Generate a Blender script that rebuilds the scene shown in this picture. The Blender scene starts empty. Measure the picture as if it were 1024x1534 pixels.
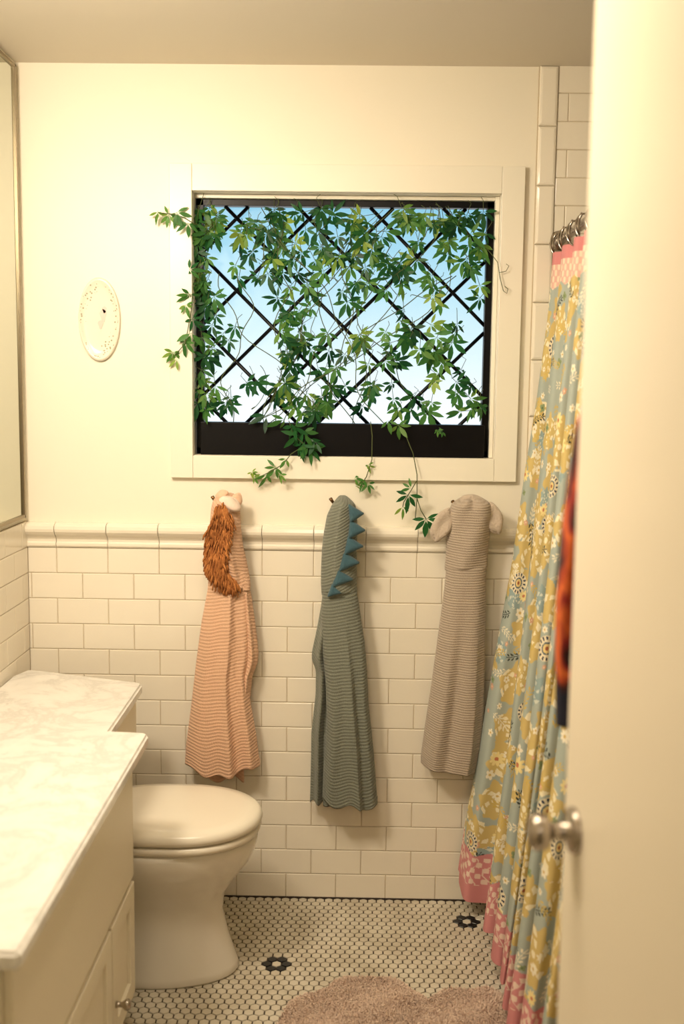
import bpy, bmesh, math, random
import numpy as np
from mathutils import Matrix, Vector
from mathutils.bvhtree import BVHTree
random.seed(7); rng=np.random.default_rng(7)
S=bpy.context.scene
try:
    S.view_settings.view_transform='Standard'
except Exception: pass

# ------------------------------------------------------------ helpers
def lin(c):
    return tuple(((x/255)/12.92 if x/255<=.04045 else (((x/255)+.055)/1.055)**2.4) for x in c)
def newmat(name):
    m=bpy.data.materials.new(name); m.use_nodes=True
    nt=m.node_tree; b=nt.nodes['Principled BSDF']; return m,nt,b
def mat(name,rgb,rough=.5,metal=0,bump=0,bscale=200,var=0,vscale=5,rgb2=None,spec=None,coat=0,sheen=0,bdist=.002):
    m,nt,b=newmat(name); c=lin(rgb)
    b.inputs['Base Color'].default_value=(*c,1); b.inputs['Roughness'].default_value=rough
    b.inputs['Metallic'].default_value=metal
    if spec is not None: b.inputs['Specular IOR Level'].default_value=spec
    b.inputs['Coat Weight'].default_value=coat
    b.inputs['Sheen Weight'].default_value=sheen
    tc=nt.nodes.new('ShaderNodeTexCoord')
    if rgb2 is not None:
        n=nt.nodes.new('ShaderNodeTexNoise'); n.inputs['Scale'].default_value=vscale; n.inputs['Detail'].default_value=4
        r=nt.nodes.new('ShaderNodeValToRGB'); r.color_ramp.elements[0].position=.35; r.color_ramp.elements[1].position=.65
        r.color_ramp.elements[0].color=(*c,1); r.color_ramp.elements[1].color=(*lin(rgb2),1)
        nt.links.new(tc.outputs['Object'],n.inputs['Vector']); nt.links.new(n.outputs['Fac'],r.inputs['Fac'])
        nt.links.new(r.outputs['Color'],b.inputs['Base Color'])
    if bump:
        n=nt.nodes.new('ShaderNodeTexNoise'); n.inputs['Scale'].default_value=bscale; n.inputs['Detail'].default_value=3
        bp=nt.nodes.new('ShaderNodeBump'); bp.inputs['Strength'].default_value=bump; bp.inputs['Distance'].default_value=bdist
        nt.links.new(tc.outputs['Object'],n.inputs['Vector']); nt.links.new(n.outputs['Fac'],bp.inputs['Height'])
        nt.links.new(bp.outputs['Normal'],b.inputs['Normal'])
    return m
def mesh(name,verts,faces,m=None,parent=None,smooth=False):
    me=bpy.data.meshes.new(name); me.from_pydata([tuple(v) for v in verts],[],faces); me.update()
    o=bpy.data.objects.new(name,me); S.collection.objects.link(o)
    if m:
        for mm in (m if isinstance(m,list) else [m]): me.materials.append(mm)
    if smooth: me.polygons.foreach_set('use_smooth',[True]*len(me.polygons))
    if parent: o.parent=parent
    return o
def empty(name):
    o=bpy.data.objects.new(name,None); S.collection.objects.link(o); o.empty_display_size=.1; return o
def fixn(o):
    bm=bmesh.new(); bm.from_mesh(o.data); bmesh.ops.recalc_face_normals(bm,faces=bm.faces); bm.to_mesh(o.data); bm.free()
def boxes(name,bl,m,parent=None,bevel=0,seg=2):
    bm=bmesh.new()
    for (x0,x1,y0,y1,z0,z1) in bl:
        vs=[bm.verts.new(p) for p in [(x0,y0,z0),(x1,y0,z0),(x1,y1,z0),(x0,y1,z0),(x0,y0,z1),(x1,y0,z1),(x1,y1,z1),(x0,y1,z1)]]
        for f in [(3,2,1,0),(4,5,6,7),(0,1,5,4),(1,2,6,5),(2,3,7,6),(3,0,4,7)]: bm.faces.new([vs[i] for i in f])
    if bevel: bmesh.ops.bevel(bm,geom=list(bm.edges),offset=bevel,segments=seg,affect='EDGES',profile=.5)
    me=bpy.data.meshes.new(name); bm.to_mesh(me); bm.free(); me.materials.append(m)
    o=bpy.data.objects.new(name,me); S.collection.objects.link(o)
    if parent: o.parent=parent
    return o
def extr(name,pts,z0,z1,m,parent=None,bevel=.004,seg=3):
    bm=bmesh.new(); b=[bm.verts.new((x,y,z0)) for x,y in pts]; t=[bm.verts.new((x,y,z1)) for x,y in pts]; n=len(pts)
    bm.faces.new(b[::-1]); bm.faces.new(t)
    for i in range(n): bm.faces.new([b[i],b[(i+1)%n],t[(i+1)%n],t[i]])
    bmesh.ops.recalc_face_normals(bm,faces=bm.faces)
    if bevel: bmesh.ops.bevel(bm,geom=list(bm.edges),offset=bevel,segments=seg,affect='EDGES')
    me=bpy.data.meshes.new(name); bm.to_mesh(me); bm.free(); me.materials.append(m)
    o=bpy.data.objects.new(name,me); S.collection.objects.link(o)
    if parent: o.parent=parent
    return o
def tube_geo(V,F,path,rad,n=8,caps=True):
    path=[Vector(p) for p in path]; k=len(path); base=len(V); prev=None
    for i,p in enumerate(path):
        d=(path[min(i+1,k-1)]-path[max(i-1,0)]).normalized()
        if prev is None:
            a=Vector((0,0,1)) if abs(d.z)<.9 else Vector((1,0,0)); u=d.cross(a).normalized()
        else: u=(prev-d*prev.dot(d)).normalized()
        prev=u; w=d.cross(u); r=rad[i] if isinstance(rad,(list,tuple)) else rad
        for j in range(n):
            t=2*math.pi*j/n; V.append(tuple(p+(u*math.cos(t)+w*math.sin(t))*r))
    for i in range(k-1):
        for j in range(n):
            a=base+i*n+j; b=base+i*n+(j+1)%n; F.append((a,b,b+n,a+n))
    if caps:
        F.append(tuple(base+j for j in range(n))[::-1]); F.append(tuple(base+(k-1)*n+j for j in range(n)))
def tube(name,path,rad,m,parent=None,n=12):
    V=[];F=[]; tube_geo(V,F,path,rad,n); return mesh(name,V,F,m,parent,True)
def lathe(name,prof,origin,axis,m,parent=None,n=32):
    axis=Vector(axis).normalized(); a=Vector((0,0,1)) if abs(axis.z)<.9 else Vector((1,0,0))
    u=axis.cross(a).normalized(); w=axis.cross(u); O=Vector(origin); V=[];F=[]
    for (r,h) in prof:
        for j in range(n):
            t=2*math.pi*j/n; V.append(O+axis*h+(u*math.cos(t)+w*math.sin(t))*max(r,1e-4))
    for i in range(len(prof)-1):
        for j in range(n):
            p=i*n+j;q=i*n+(j+1)%n; F.append((p,q,q+n,p+n))
    F.append(tuple(range(n))[::-1]); F.append(tuple((len(prof)-1)*n+j for j in range(n)))
    o=mesh(name,V,F,m,parent,True); fixn(o); return o
def sinterp(pts,zarr,kw=13):
    zs=np.array([p[1] for p in pts][::-1]); xs=np.array([p[0] for p in pts][::-1])
    fine=np.linspace(zs[0],zs[-1],200); v=np.interp(fine,zs,xs)
    k=np.hanning(kw);k/=k.sum(); h=kw//2; vp=np.pad(v,h,mode='reflect',reflect_type='odd'); v=np.convolve(vp,k,'valid'); return np.interp(zarr,fine,v)

# ------------------------------------------------------------ materials
M_wall=mat('wall_paint',(238,231,212),.42,bump=.15,bscale=60,bdist=.001)
M_ceil=mat('ceiling_paint',(222,213,196),.7)
M_trim=mat('trim_paint',(236,230,212),.35)
M_tile=mat('subway_tile_glaze',(236,228,210),.12,bump=.25,bscale=9,bdist=.003,coat=.3)
M_grout=mat('tile_grout',(190,174,146),.8)
M_hex=mat('hex_tile_white',(216,207,187),.22,rgb2=(194,183,161),vscale=9)
M_hexb=mat('hex_tile_black',(20,20,24),.2)
M_fgrout=mat('floor_grout_dark',(56,45,35),.85,bump=.3,bscale=300)
M_black=mat('black_steel',(6,5,7),.35,bump=.1,bscale=40,spec=.2)
M_porc=mat('porcelain',(238,232,218),.12,coat=.5)
M_seat=mat('seat_plastic',(238,230,212),.2)
M_chrome=mat('brushed_nickel',(180,170,158),.25,1)
M_bronze=mat('bronze_hook',(120,90,60),.35,1)
M_cab=mat('cabinet_paint',(234,225,202),.4)
M_door=mat('door_paint',(234,223,200),.35)

def marble():
    m,nt,b=newmat('marble_counter'); L=nt.links.new
    tc=nt.nodes.new('ShaderNodeTexCoord'); n=nt.nodes.new('ShaderNodeTexNoise'); n.inputs['Scale'].default_value=6; n.inputs['Detail'].default_value=8; n.inputs['Distortion'].default_value=.5; n.inputs['Roughness'].default_value=.68
    r=nt.nodes.new('ShaderNodeValToRGB'); e=r.color_ramp.elements
    e[0].position=.30; e[0].color=(*lin((236,233,226)),1); e[1].position=.66; e[1].color=(*lin((238,235,228)),1)
    k=e.new(.44); k.color=(*lin((230,227,220)),1); k=e.new(.5); k.color=(*lin((214,211,204)),1); k=e.new(.56); k.color=(*lin((232,229,222)),1)
    L(tc.outputs['Object'],n.inputs['Vector']); L(n.outputs['Fac'],r.inputs['Fac']); L(r.outputs['Color'],b.inputs['Base Color']); b.inputs['Roughness'].default_value=.22
    return m
M_marble=marble()

def terry(name,rgb,rgb2,pitch=.0115,strength=.9,dist=.0016):
    m,nt,b=newmat(name); L=nt.links.new; N=nt.nodes.new
    uv=N('ShaderNodeTexCoord'); sp=N('ShaderNodeSeparateXYZ'); L(uv.outputs['UV'],sp.inputs[0])
    no=N('ShaderNodeTexNoise'); no.inputs['Scale'].default_value=10; L(uv.outputs['UV'],no.inputs['Vector'])
    mu=N('ShaderNodeMath'); mu.operation='MULTIPLY'; mu.inputs[1].default_value=2*math.pi/pitch; L(sp.outputs['Y'],mu.inputs[0])
    ma=N('ShaderNodeMath'); ma.operation='MULTIPLY_ADD'; ma.inputs[1].default_value=4.0; L(no.outputs['Fac'],ma.inputs[0]); L(mu.outputs[0],ma.inputs[2])
    si=N('ShaderNodeMath'); si.operation='SINE'; L(ma.outputs[0],si.inputs[0])
    f2=N('ShaderNodeTexNoise'); f2.inputs['Scale'].default_value=330; f2.inputs['Detail'].default_value=2; L(uv.outputs['UV'],f2.inputs['Vector'])
    ad=N('ShaderNodeMath'); ad.operation='MULTIPLY_ADD'; ad.inputs[1].default_value=3.6; L(f2.outputs['Fac'],ad.inputs[0]); L(si.outputs[0],ad.inputs[2])
    bp=N('ShaderNodeBump'); bp.inputs['Strength'].default_value=strength; bp.inputs['Distance'].default_value=dist; L(ad.outputs[0],bp.inputs['Height']); L(bp.outputs['Normal'],b.inputs['Normal'])
    mr=N('ShaderNodeMapRange'); mr.inputs['From Min'].default_value=-.2; mr.inputs['From Max'].default_value=3.8; L(ad.outputs[0],mr.inputs['Value'])
    mx=N('ShaderNodeMix'); mx.data_type='RGBA'; mx.inputs[6].default_value=(*lin(rgb2),1); mx.inputs[7].default_value=(*lin(rgb),1)
    L(mr.outputs[0],mx.inputs[0]); L(mx.outputs[2],b.inputs['Base Color'])
    b.inputs['Roughness'].default_value=.95; b.inputs['Sheen Weight'].default_value=.2; b.inputs['Specular IOR Level'].default_value=.15
    return m
M_peach=terry('terry_peach',(228,188,158),(208,164,132),pitch=.0100,strength=.45)
M_sage=terry('terry_sage',(136,138,124),(104,108,96),pitch=.0095,strength=.5)
M_taupe=terry('terry_taupe',(188,173,156),(162,146,129),pitch=.0075,strength=.45)
M_teal=mat('spike_teal',(56,88,98),.95,bump=.8,bscale=260,sheen=.2)
M_mane=mat('mane_rust',(186,120,62),.95,rgb2=(146,86,38),vscale=60)
M_face=mat('hood_cream',(236,214,196),.95,bump=.6,bscale=240)

# ------------------------------------------------------------ room shell
XL,XR,ZC,YF=-.985,1.33,2.475,-2.46
OX0,OX1,OZ0,OZ1=-.480,.403,1.366,2.122
wall=boxes('wall_back',[(XL-.1,OX0,0,.14,0,ZC),(OX1,XR+.1,0,.14,0,ZC),(OX0,OX1,0,.14,0,OZ0),(OX0,OX1,0,.14,OZ1,ZC)],M_wall)
boxes('wall_left',[(XL-.1,XL,YF-.0,0,0,ZC)],M_wall)
boxes('wall_right',[(XR,XR+.1,YF,0,0,ZC)],M_wall)
boxes('wall_front',[(XL-.1,-.36,YF-.1,YF,0,ZC),(.41,XR+.1,YF-.1,YF,0,ZC),(-.36,.41,YF-.1,YF,2.24,ZC)],M_wall)
boxes('wall_hall_left',[(-1.1,-1.0,-4.7,YF-.1,0,ZC)],M_wall)
boxes('wall_hall_right',[(1.0,1.1,-4.7,YF-.1,0,ZC)],M_wall)
boxes('wall_hall_end',[(-1.1,1.1,-4.8,-4.7,0,ZC)],M_wall)
boxes('ceiling',[(XL-.1,XR+.1,-4.8,.14,ZC,ZC+.1)],M_ceil)
floor=boxes('floor',[(XL-.1,XR+.1,-4.8,.14,-.1,-.003)],M_fgrout)

# hex mosaic
P=.0266; ra=P/2-.0017; RY=P*math.sqrt(3)/2
mot=[(-.189,-.386),(.348,-.141),(-.189-.537,-.141+.05),(.085,-.93),(-.45,-1.2),(.35,-1.7)]
def near(mx,my):
    j=round(my/RY); off=.5*(j%2); i=round(mx/P-off); return ((i+off)*P,j*RY)
mots=[near(*q) for q in mot]
V=[];F=[];MI=[]
for j in range(int(YF/RY),1):
    for i in range(int(XL/P)-1,int(.66/P)):
        cx=(i+.5*(j%2))*P; cy=j*RY
        if cy>-.016 or cx<XL+.01: continue
        blk=any(.5*P<math.hypot(cx-a,cy-b)<1.2*P for a,b in mots)
        base=len(V); R=ra/math.cos(math.pi/6); hz=random.uniform(-.0003,.0003)
        for (rr,z) in ((R,-.004),(R,-.0008+hz),(R*.93,.0002+hz)):
            for k in range(6):
                t=math.pi/6+k*math.pi/3; V.append((cx+rr*math.cos(t),cy+rr*math.sin(t),z))
        for q in (0,6):
            for k in range(6): F.append((base+q+k,base+q+(k+1)%6,base+q+6+(k+1)%6,base+q+6+k)); MI.append(int(blk))
        F.append(tuple(base+12+k for k in range(6))); MI.append(int(blk))
hx=mesh('hex_floor_tiles',V,F,[M_hex,M_hexb],floor); hx.data.polygons.foreach_set('material_index',MI)

# subway tiles
def tile_panel(V,F,O,U,W,N,w,h,pw,ph,phase,t=.009,g=.0016,bev=.002,vert=False):
    O,U,W,N=map(Vector,(O,U,W,N)); rows=int(round(h/ph))
    for r in range(rows):
        z0=r*ph+g/2; z1=(r+1)*ph-g/2
        off=phase+(pw/2 if r%2 else 0)
        k0=math.floor(-off/pw)-1
        for k in range(k0,int(w/pw)+4):
            a=max(0,off+k*pw+g/2); b=min(w,off+(k+1)*pw-g/2)
            if b-a<.006: continue
            tt=t+random.uniform(-.0004,.0004); base=len(V)
            for (ins,d) in ((0,0),(0,tt-bev),(bev*.45,tt-bev*.3),(bev*1.3,tt)):
                for (s,q) in ((a+ins,z0+ins),(b-ins,z0+ins),(b-ins,z1-ins),(a+ins,z1-ins)): V.append(O+U*s+W*q+N*d)
            for L in range(3):
                for e in range(4): F.append((base+4*L+e,base+4*L+(e+1)%4,base+4*L+4+(e+1)%4,base+4*L+4+e))
            F.append(tuple(base+12+e for e in range(4)))
PW,PH=.1536,.0775
V=[];F=[]
tile_panel(V,F,(XL+.008,0,0),(1,0,0),(0,0,1),(0,-1,0),.553-XL-.008,14*PH,PW,PH,(-.20-XL-.008)%PW-PW)
tile_panel(V,F,(.556,0,0),(1,0,0),(0,0,1),(0,-1,0),XR-.556,ZC,PW,PH,.03)
tile_panel(V,F,(.502,0,1.163),(1,0,0),(0,0,1),(0,-1,0),.052,ZC-1.163,.2,.164,-.02,t=.017,bev=.006)
b_t=mesh('subway_tiles',V,F,M_tile,wall); fixn(b_t)
boxes('grout_bed',[(XL,.553,-.0065,-.0001,0,14*PH),(.50,XR,-.0065,-.0001,0,ZC)],M_grout,wall)
V=[];F=[]
tile_panel(V,F,(XL,-.012,0),(0,-1,0),(0,0,1),(1,0,0),1.7,15*PH,PW,PH,.05)
wl=bpy.data.objects['wall_left']
t2=mesh('subway_tiles_side',V,F,M_tile,wl); fixn(t2)
boxes('grout_bed_side',[(XL+.0001,XL+.0065,-1.712,-.001,0,15*PH)],M_grout,wl)
# chair rail
prof=[(0,1.086),(.012,1.086),(.0155,1.091),(.0155,1.098),(.011,1.103),(.012,1.110),(.018,1.119),(.028,1.126),(.034,1.134),(.036,1.142),(.034,1.151),(.027,1.157),(.016,1.160),(0,1.161)]
V=[];F=[];x=XL+.001; first=True
while x<.499:
    x1=min(.4995,x+PW-(.06 if first else 0)); first=False; base=len(V); n=len(prof); g=.0008
    for xx,ins in ((x+g,.0012),(x+g+.0012,0),(x1-g-.0012,0),(x1-g,.0012)):
        for (d,z) in prof: V.append((xx,-max(d-ins,0),z))
    for s in range(3):
        for k in range(n): a=base+s*n+k; b=base+s*n+(k+1)%n; F.append((a,b,b+n,a+n))
    F.append(tuple(base+k for k in range(n))); F.append(tuple(base+3*n+k for k in range(n)))
    x=x1
rl=mesh('trim_chair_rail',V,F,M_tile,None,False); fixn(rl)
boxes('trim_floor_joint',[(XL+.01,.60,-.012,-.0095,-.002,.004)],M_fgrout)

# ------------------------------------------------------------ window
cx0,cx1,cz0,cz1=-.546,.469,1.299,2.199
boxes('trim_window_casing',[(cx0,OX0-.001,-.018,-.0002,cz0,cz1),(OX1+.001,cx1,-.018,-.0002,cz0,cz1),(OX0-.0005,OX1+.0005,-.018,-.0002,OZ1+.001,cz1),(OX0-.0005,OX1+.0005,-.018,-.0002,cz0,OZ0-.001)],M_trim,None,.0015)
win_=empty('window_1')
fy0,fy1=.045,.075
boxes('outer_frame',[(OX0+.002,OX0+.024,fy0,fy1,OZ0+.001,OZ1-.012),(OX1-.032,OX1-.012,fy0,fy1,OZ0+.001,OZ1-.012),(OX0+.002,OX1-.012,fy0,fy1,OZ1-.03,OZ1-.012),(OX0+.002,OX1-.012,fy0,fy1,OZ0+.001,OZ0+.02)],M_black,win_,.001)
boxes('jamb_stop',[(OX1-.012,OX1-.0005,.02,.09,OZ0+.001,OZ1-.001),(OX0+.001,OX1-.012,.03,.09,OZ1-.011,OZ1-.001)],M_trim,win_,.001)
# lattice
gx,gz=.1575,.155; c0=(-.042,1.745); LS=1.35
x0,x1,z0,z1=OX0+.02,OX1-.03,OZ0+.05,OZ1-.03
V=[];F=[]
for fam in (1,-1):
    for k in range(-16,17):
        px=c0[0]+LS*k*gx; s=fam*gz/gx; pts=[]
        for X in (x0,x1):
            Z=c0[1]+s*(X-px)
            pts.append((X,Z))
        (xa,za),(xb,zb)=pts
        dz=zb-za
        t1=(z0-za)/dz; t2=(z1-za)/dz
        lo=max(0,min(t1,t2)); hi=min(1,max(t1,t2))
        if hi-lo<.02: continue
        A=(xa+(xb-xa)*lo,.060+.004*fam,za+dz*lo); B=(xa+(xb-xa)*hi,.060+.004*fam,za+dz*hi)
        tube_geo(V,F,[A,B],.0054,8)
mesh('lattice_bars',V,F,M_black,win_,True)
boxes('planter_box',[(-.462,.376,.004,.058,OZ0+.001,1.463)],M_black,win_,.002)
gm,nt,b=newmat('window_glass')
for n in list(nt.nodes):
    if n.type!='OUTPUT_MATERIAL': nt.nodes.remove(n)
out=[n for n in nt.nodes][0]; tr=nt.nodes.new('ShaderNodeBsdfTransparent'); gl=nt.nodes.new('ShaderNodeBsdfGlossy'); gl.inputs['Roughness'].default_value=.4
mx=nt.nodes.new('ShaderNodeMixShader'); mx.inputs[0].default_value=.015
nt.links.new(tr.outputs[0],mx.inputs[1]); nt.links.new(gl.outputs[0],mx.inputs[2]); nt.links.new(mx.outputs[0],out.inputs[0])
boxes('glass_pane',[(OX0+.01,OX1-.015,.082,.086,OZ0+.01,OZ1-.015)],gm,win_)

# ------------------------------------------------------------ vine
lm,nt,b=newmat('vine_leaf'); L=nt.links.new
at=nt.nodes.new('ShaderNodeAttribute'); at.attribute_name='tint'
r=nt.nodes.new('ShaderNodeValToRGB'); e=r.color_ramp.elements
e[0].color=(*lin((20,70,42)),1); e[1].color=(*lin((160,182,76)),1); k=e.new(.4); k.color=(*lin((42,106,52)),1); k=e.new(.75); k.color=(*lin((92,146,64)),1)
L(at.outputs['Fac'],r.inputs[0]); L(r.outputs[0],b.inputs['Base Color']); b.inputs['Roughness'].default_value=.45
ts=nt.nodes.new('ShaderNodeBsdfTranslucent'); L(r.outputs[0],ts.inputs[0]); mx=nt.nodes.new('ShaderNodeMixShader'); mx.inputs[0].default_value=.5
o_=[n for n in nt.nodes if n.type=='OUTPUT_MATERIAL'][0]
L(b.outputs[0],mx.inputs[1]); L(ts.outputs[0],mx.inputs[2]); L(mx.outputs[0],o_.inputs[0])
M_stem=mat('vine_stem',(74,84,38),.6)
LV=[];LF=[];LT=[]
def leaflet(base,d,n,L_,w,tint,curl):
    d=d.normalized(); n=(n-d*n.dot(d)).normalized(); s=d.cross(n); b0=len(LV)
    ts_=[0,.14,.3,.5,.72,.9,1]; ws=[.03,.10,.66,1,.82,.34,0.02]
    for t,ww in zip(ts_,ws):
        c=base+d*(L_*t)-n*(curl*L_*t*t)
        LV.append(c-n*.06*w*ww*2); LV.append(c+s*w*ww); LV.append(c-s*w*ww); LT.extend([tint]*3)
    for i in range(6):
        a=b0+3*i; LF.append((a,a+1,a+4,a+3)); LF.append((a+2,a,a+3,a+5))
def palmate(c,down,n,size,tint,num=5):
    c=Vector(c); down=Vector(down).normalized(); n=Vector(n); n=(n-down*n.dot(down)).normalized()
    angs={5:(-88,-44,0,44,88),6:(-100,-60,-20,20,60,100),3:(-50,0,50),7:(-115,-75,-36,0,36,75,115)}[num]
    for a in angs:
        a2=math.radians(a+random.uniform(-9,9)); s=down.cross(n)
        d=down*math.cos(a2)+s*math.sin(a2)+n*random.uniform(-.35,.35)
        l=size*(1-.30*abs(a)/90)*random.uniform(.85,1.12)
        leaflet(c,d,n,l,l*random.uniform(.125,.165),min(1,max(0,tint+random.uniform(-.1,.1))),random.uniform(-.05,.45))
SV=[];SF=[]
def stem(pts,r=.0013): tube_geo(SV,SF,pts,r,5)
def rleaf(x,z,y=None,size=None,tint=None,stemto=True):
    y=random.uniform(-.002,.045) if y is None else y
    if z<1.50 and y>-.01: y=random.uniform(-.012,.0)-.006
    size=(random.uniform(.040,.062) if size is None else size*1.12)
    a=random.gauss(0,.6); down=(math.sin(a),random.uniform(-.25,.15),-math.cos(a))
    n=Vector((random.gauss(0,.6),-1,random.gauss(0,.5)))
    tint=(random.uniform(.05,.8) if random.random()<.85 else random.uniform(.7,1)) if tint is None else tint
    palmate((x,y,z),down,n,size,tint,random.choice([5,5,5,5,3,6]))
    if stemto:
        q=Vector((x,y,z))-Vector(down)*random.uniform(.015,.04); stem([(x,y,z),tuple(q+Vector((.003,0,.002))),tuple(q+Vector((random.uniform(-.015,.015),.005,.012)))],.0009)
cl=[(-.45,2.05,.022,.03,10),(-.455,1.95,.015,.05,12),(-.45,1.84,.016,.05,10),(-.45,1.72,.016,.05,8),(-.45,1.60,.02,.04,6),
(-.36,2.04,.05,.022,10),(-.28,2.02,.05,.04,13),(-.2,2.06,.06,.02,10),(-.33,1.91,.03,.03,5),(-.24,1.92,.035,.05,9),
(-.02,2.03,.05,.03,15),(.03,1.97,.04,.035,15),(-.10,1.95,.04,.045,10),(-.14,1.84,.03,.035,8),(-.20,1.77,.04,.03,8),(.0,1.85,.03,.03,8),
(.12,1.90,.04,.04,9),(.17,2.05,.05,.025,12),(.24,1.99,.05,.04,12),(.30,2.05,.03,.02,11),(.34,2.0,.015,.05,8),(.23,1.86,.03,.03,5),
(-.19,1.67,.045,.04,13),(-.22,1.56,.04,.04,12),(-.10,1.60,.04,.045,12),(-.13,1.51,.05,.02,7),(-.37,1.71,.02,.02,3),(-.30,1.60,.02,.02,2),(-.39,1.52,.04,.015,5),(-.42,1.54,.02,.02,4),
(-.02,1.70,.04,.03,7),(.03,1.57,.03,.03,5),(.10,1.66,.03,.04,8),(.17,1.75,.04,.03,10),(.20,1.66,.03,.03,9),(.12,1.52,.04,.015,6),(.20,1.54,.03,.02,4),(.31,1.60,.02,.03,5),(.34,1.52,.02,.02,6),(.29,1.72,.03,.02,3),(.33,1.81,.015,.03,2)]
for (x,z,sx,sz,n) in cl:
    for _ in range(int(n*.9+.5)):
        xx=min(max(random.gauss(x,sx),-.47),.362); zz=min(max(random.gauss(z,sz),1.48),2.09); rleaf(xx,zz)
for k in range(14):
    x=random.uniform(-.44,.35); pts=[]
    tx=random.uniform(-.45,.34); n=26
    for i in range(n):
        t=i/(n-1); pts.append((x+(tx-x)*t+.03*math.sin(7*t+k)+.012*math.sin(19*t+2*k),.03+.012*math.sin(9*t+k),1.455+.63*t*(1 if k%3 else .7)))
    stem(pts,.0014)
for k in range(8):
    x=random.uniform(-.4,.3); z=random.uniform(1.6,2.05); a=random.uniform(0,6); pts=[]
    for i in range(16):
        t=i/15; pts.append((x+.12*math.cos(a)*t+.02*math.sin(6*t+k),.02+.01*math.sin(5*t),z-.10*t+.03*math.sin(5*t+a)))
    stem(pts,.0011)
def trail(pts,r=.0014): stem([tuple(p) for p in pts],r)
Y=-.03
trail([(-.45,.02,2.03),(-.475,-.02,2.03),(-.50,Y,2.045),(-.53,Y,2.054),(-.575,Y,2.058)])
rleaf(-.522,2.06,Y,.045,.6,False); rleaf(-.575,2.06,Y,.03,.75,False); rleaf(-.49,2.03,Y,.045,.5,False); rleaf(-.545,2.052,Y,.035,.8,False)
trail([(-.455,.02,1.95),(-.478,-.02,1.86),(-.482,Y,1.78),(-.50,Y,1.69),(-.53,Y,1.655)])
for (x,z,s,t) in [(-.487,1.90,.04,.5),(-.486,1.83,.045,.6),(-.497,1.80,.035,.8),(-.482,1.72,.05,.55),(-.50,1.695,.045,.6),(-.535,1.665,.04,.75),(-.525,1.645,.035,.9),(-.478,1.76,.04,.3)]: rleaf(x,z,Y,s,t,False)
trail([(-.20,-.005,1.47),(-.185,Y,1.43),(-.15,Y,1.40),(-.13,Y,1.39)]); 
for (x,z,s,t) in [(-.185,1.455,.05,.45),(-.17,1.43,.05,.35),(-.15,1.415,.055,.4),(-.14,1.395,.05,.5),(-.12,1.41,.04,.3),(-.155,1.44,.045,.5),(-.21,1.475,.05,.7),(-.16,1.40,.05,.3)]: rleaf(x,z,Y,s,t,False)
trail([(-.15,Y,1.40),(-.19,Y-.01,1.375),(-.213,Y-.01,1.345),(-.25,Y-.01,1.322),(-.295,Y-.01,1.30)])
for (x,z,s,t) in [(-.235,1.335,.04,.6),(-.222,1.315,.03,.7),(-.262,1.312,.038,.7),(-.30,1.305,.026,.85),(-.205,1.36,.03,.8),(-.305,1.32,.02,.9)]: rleaf(x,z,Y-.01,s,t,False)
trail([(.04,-.005,1.47),(.045,Y,1.43),(.045,Y,1.36),(.03,Y,1.31),(.014,Y,1.285)])
for (x,z,s,t) in [(.035,1.345,.025,.8),(.02,1.30,.033,.65),(-.005,1.305,.028,.7),(.035,1.29,.03,.6),(.0,1.285,.02,.9)]: rleaf(x,z,Y,s,t,False)
trail([(.11,-.005,1.47),(.135,Y,1.45),(.165,Y,1.38),(.177,Y-.01,1.32),(.178,Y-.02,1.25),(.174,Y-.02,1.19)])
palmate((.152,Y-.03,1.262),(-.2,-.1,-1),(0.1,-1,.2),.056,.25,5); palmate((.205,Y-.03,1.192),(.3,-.1,-.9),(0,-1,.3),.060,.28,6)
palmate((.137,Y-.02,1.225),(.1,0,-1),(.6,-1,.1),.04,.85,3); palmate((.16,Y-.02,1.28),(-.8,0,.4),(0,-1,.1),.035,.6,3)
trail([(.178,Y-.02,1.25),(.19,Y-.03,1.215),(.205,Y-.03,1.192)]); trail([(.175,Y-.02,1.30),(.16,Y-.03,1.275),(.152,Y-.03,1.262)]); trail([(.152,Y-.03,1.262),(.14,Y-.02,1.24),(.137,Y-.02,1.225)])
for (x,z,s,t) in [(.12,1.462,.045,.8),(.09,1.475,.035,.7),(.235,1.45,.022,.7),(.25,1.445,.02,.6)]: rleaf(x,z,Y,s,t,False)
trail([(.34,.03,2.0),(.375,-.01,1.96),(.395,Y,1.93),(.405,Y,1.88),(.414,Y,1.85),(.424,Y,1.842),(.427,Y,1.855),(.418,Y,1.862)],.0011)
trail([(.40,Y,1.90),(.42,Y,1.905),(.428,Y,1.92),(.42,Y,1.925)],.0009)
vine=mesh('climbing_vine',LV,LF,lm,None,True)
a_=vine.data.attributes.new('tint','FLOAT','POINT'); a_.data.foreach_set('value',np.array(LT,dtype=np.float32))
mesh('stems',SV,SF,M_stem,vine,True)

# ------------------------------------------------------------ oval plate
pm,nt,b=newmat('painted_plate'); L=nt.links.new; N=nt.nodes.new
tc=N('ShaderNodeTexCoord'); vo=N('ShaderNodeTexVoronoi'); vo.inputs['Scale'].default_value=120
L(tc.outputs['Object'],vo.inputs['Vector']); r=N('ShaderNodeValToRGB'); r.color_ramp.interpolation='CONSTANT'
e=r.color_ramp.elements; e[0].color=(*lin((168,164,134)),1); e[1].color=(*lin((234,226,208)),1); e[1].position=.30
L(vo.outputs['Distance'],r.inputs[0])
no=N('ShaderNodeTexNoise'); no.inputs['Scale'].default_value=30; L(tc.outputs['Object'],no.inputs['Vector'])
at=N('ShaderNodeAttribute'); at.attribute_name='rimw'
mm_=N('ShaderNodeMath'); mm_.operation='MULTIPLY'; L(no.outputs['Fac'],mm_.inputs[0]); L(at.outputs['Fac'],mm_.inputs[1])
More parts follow.
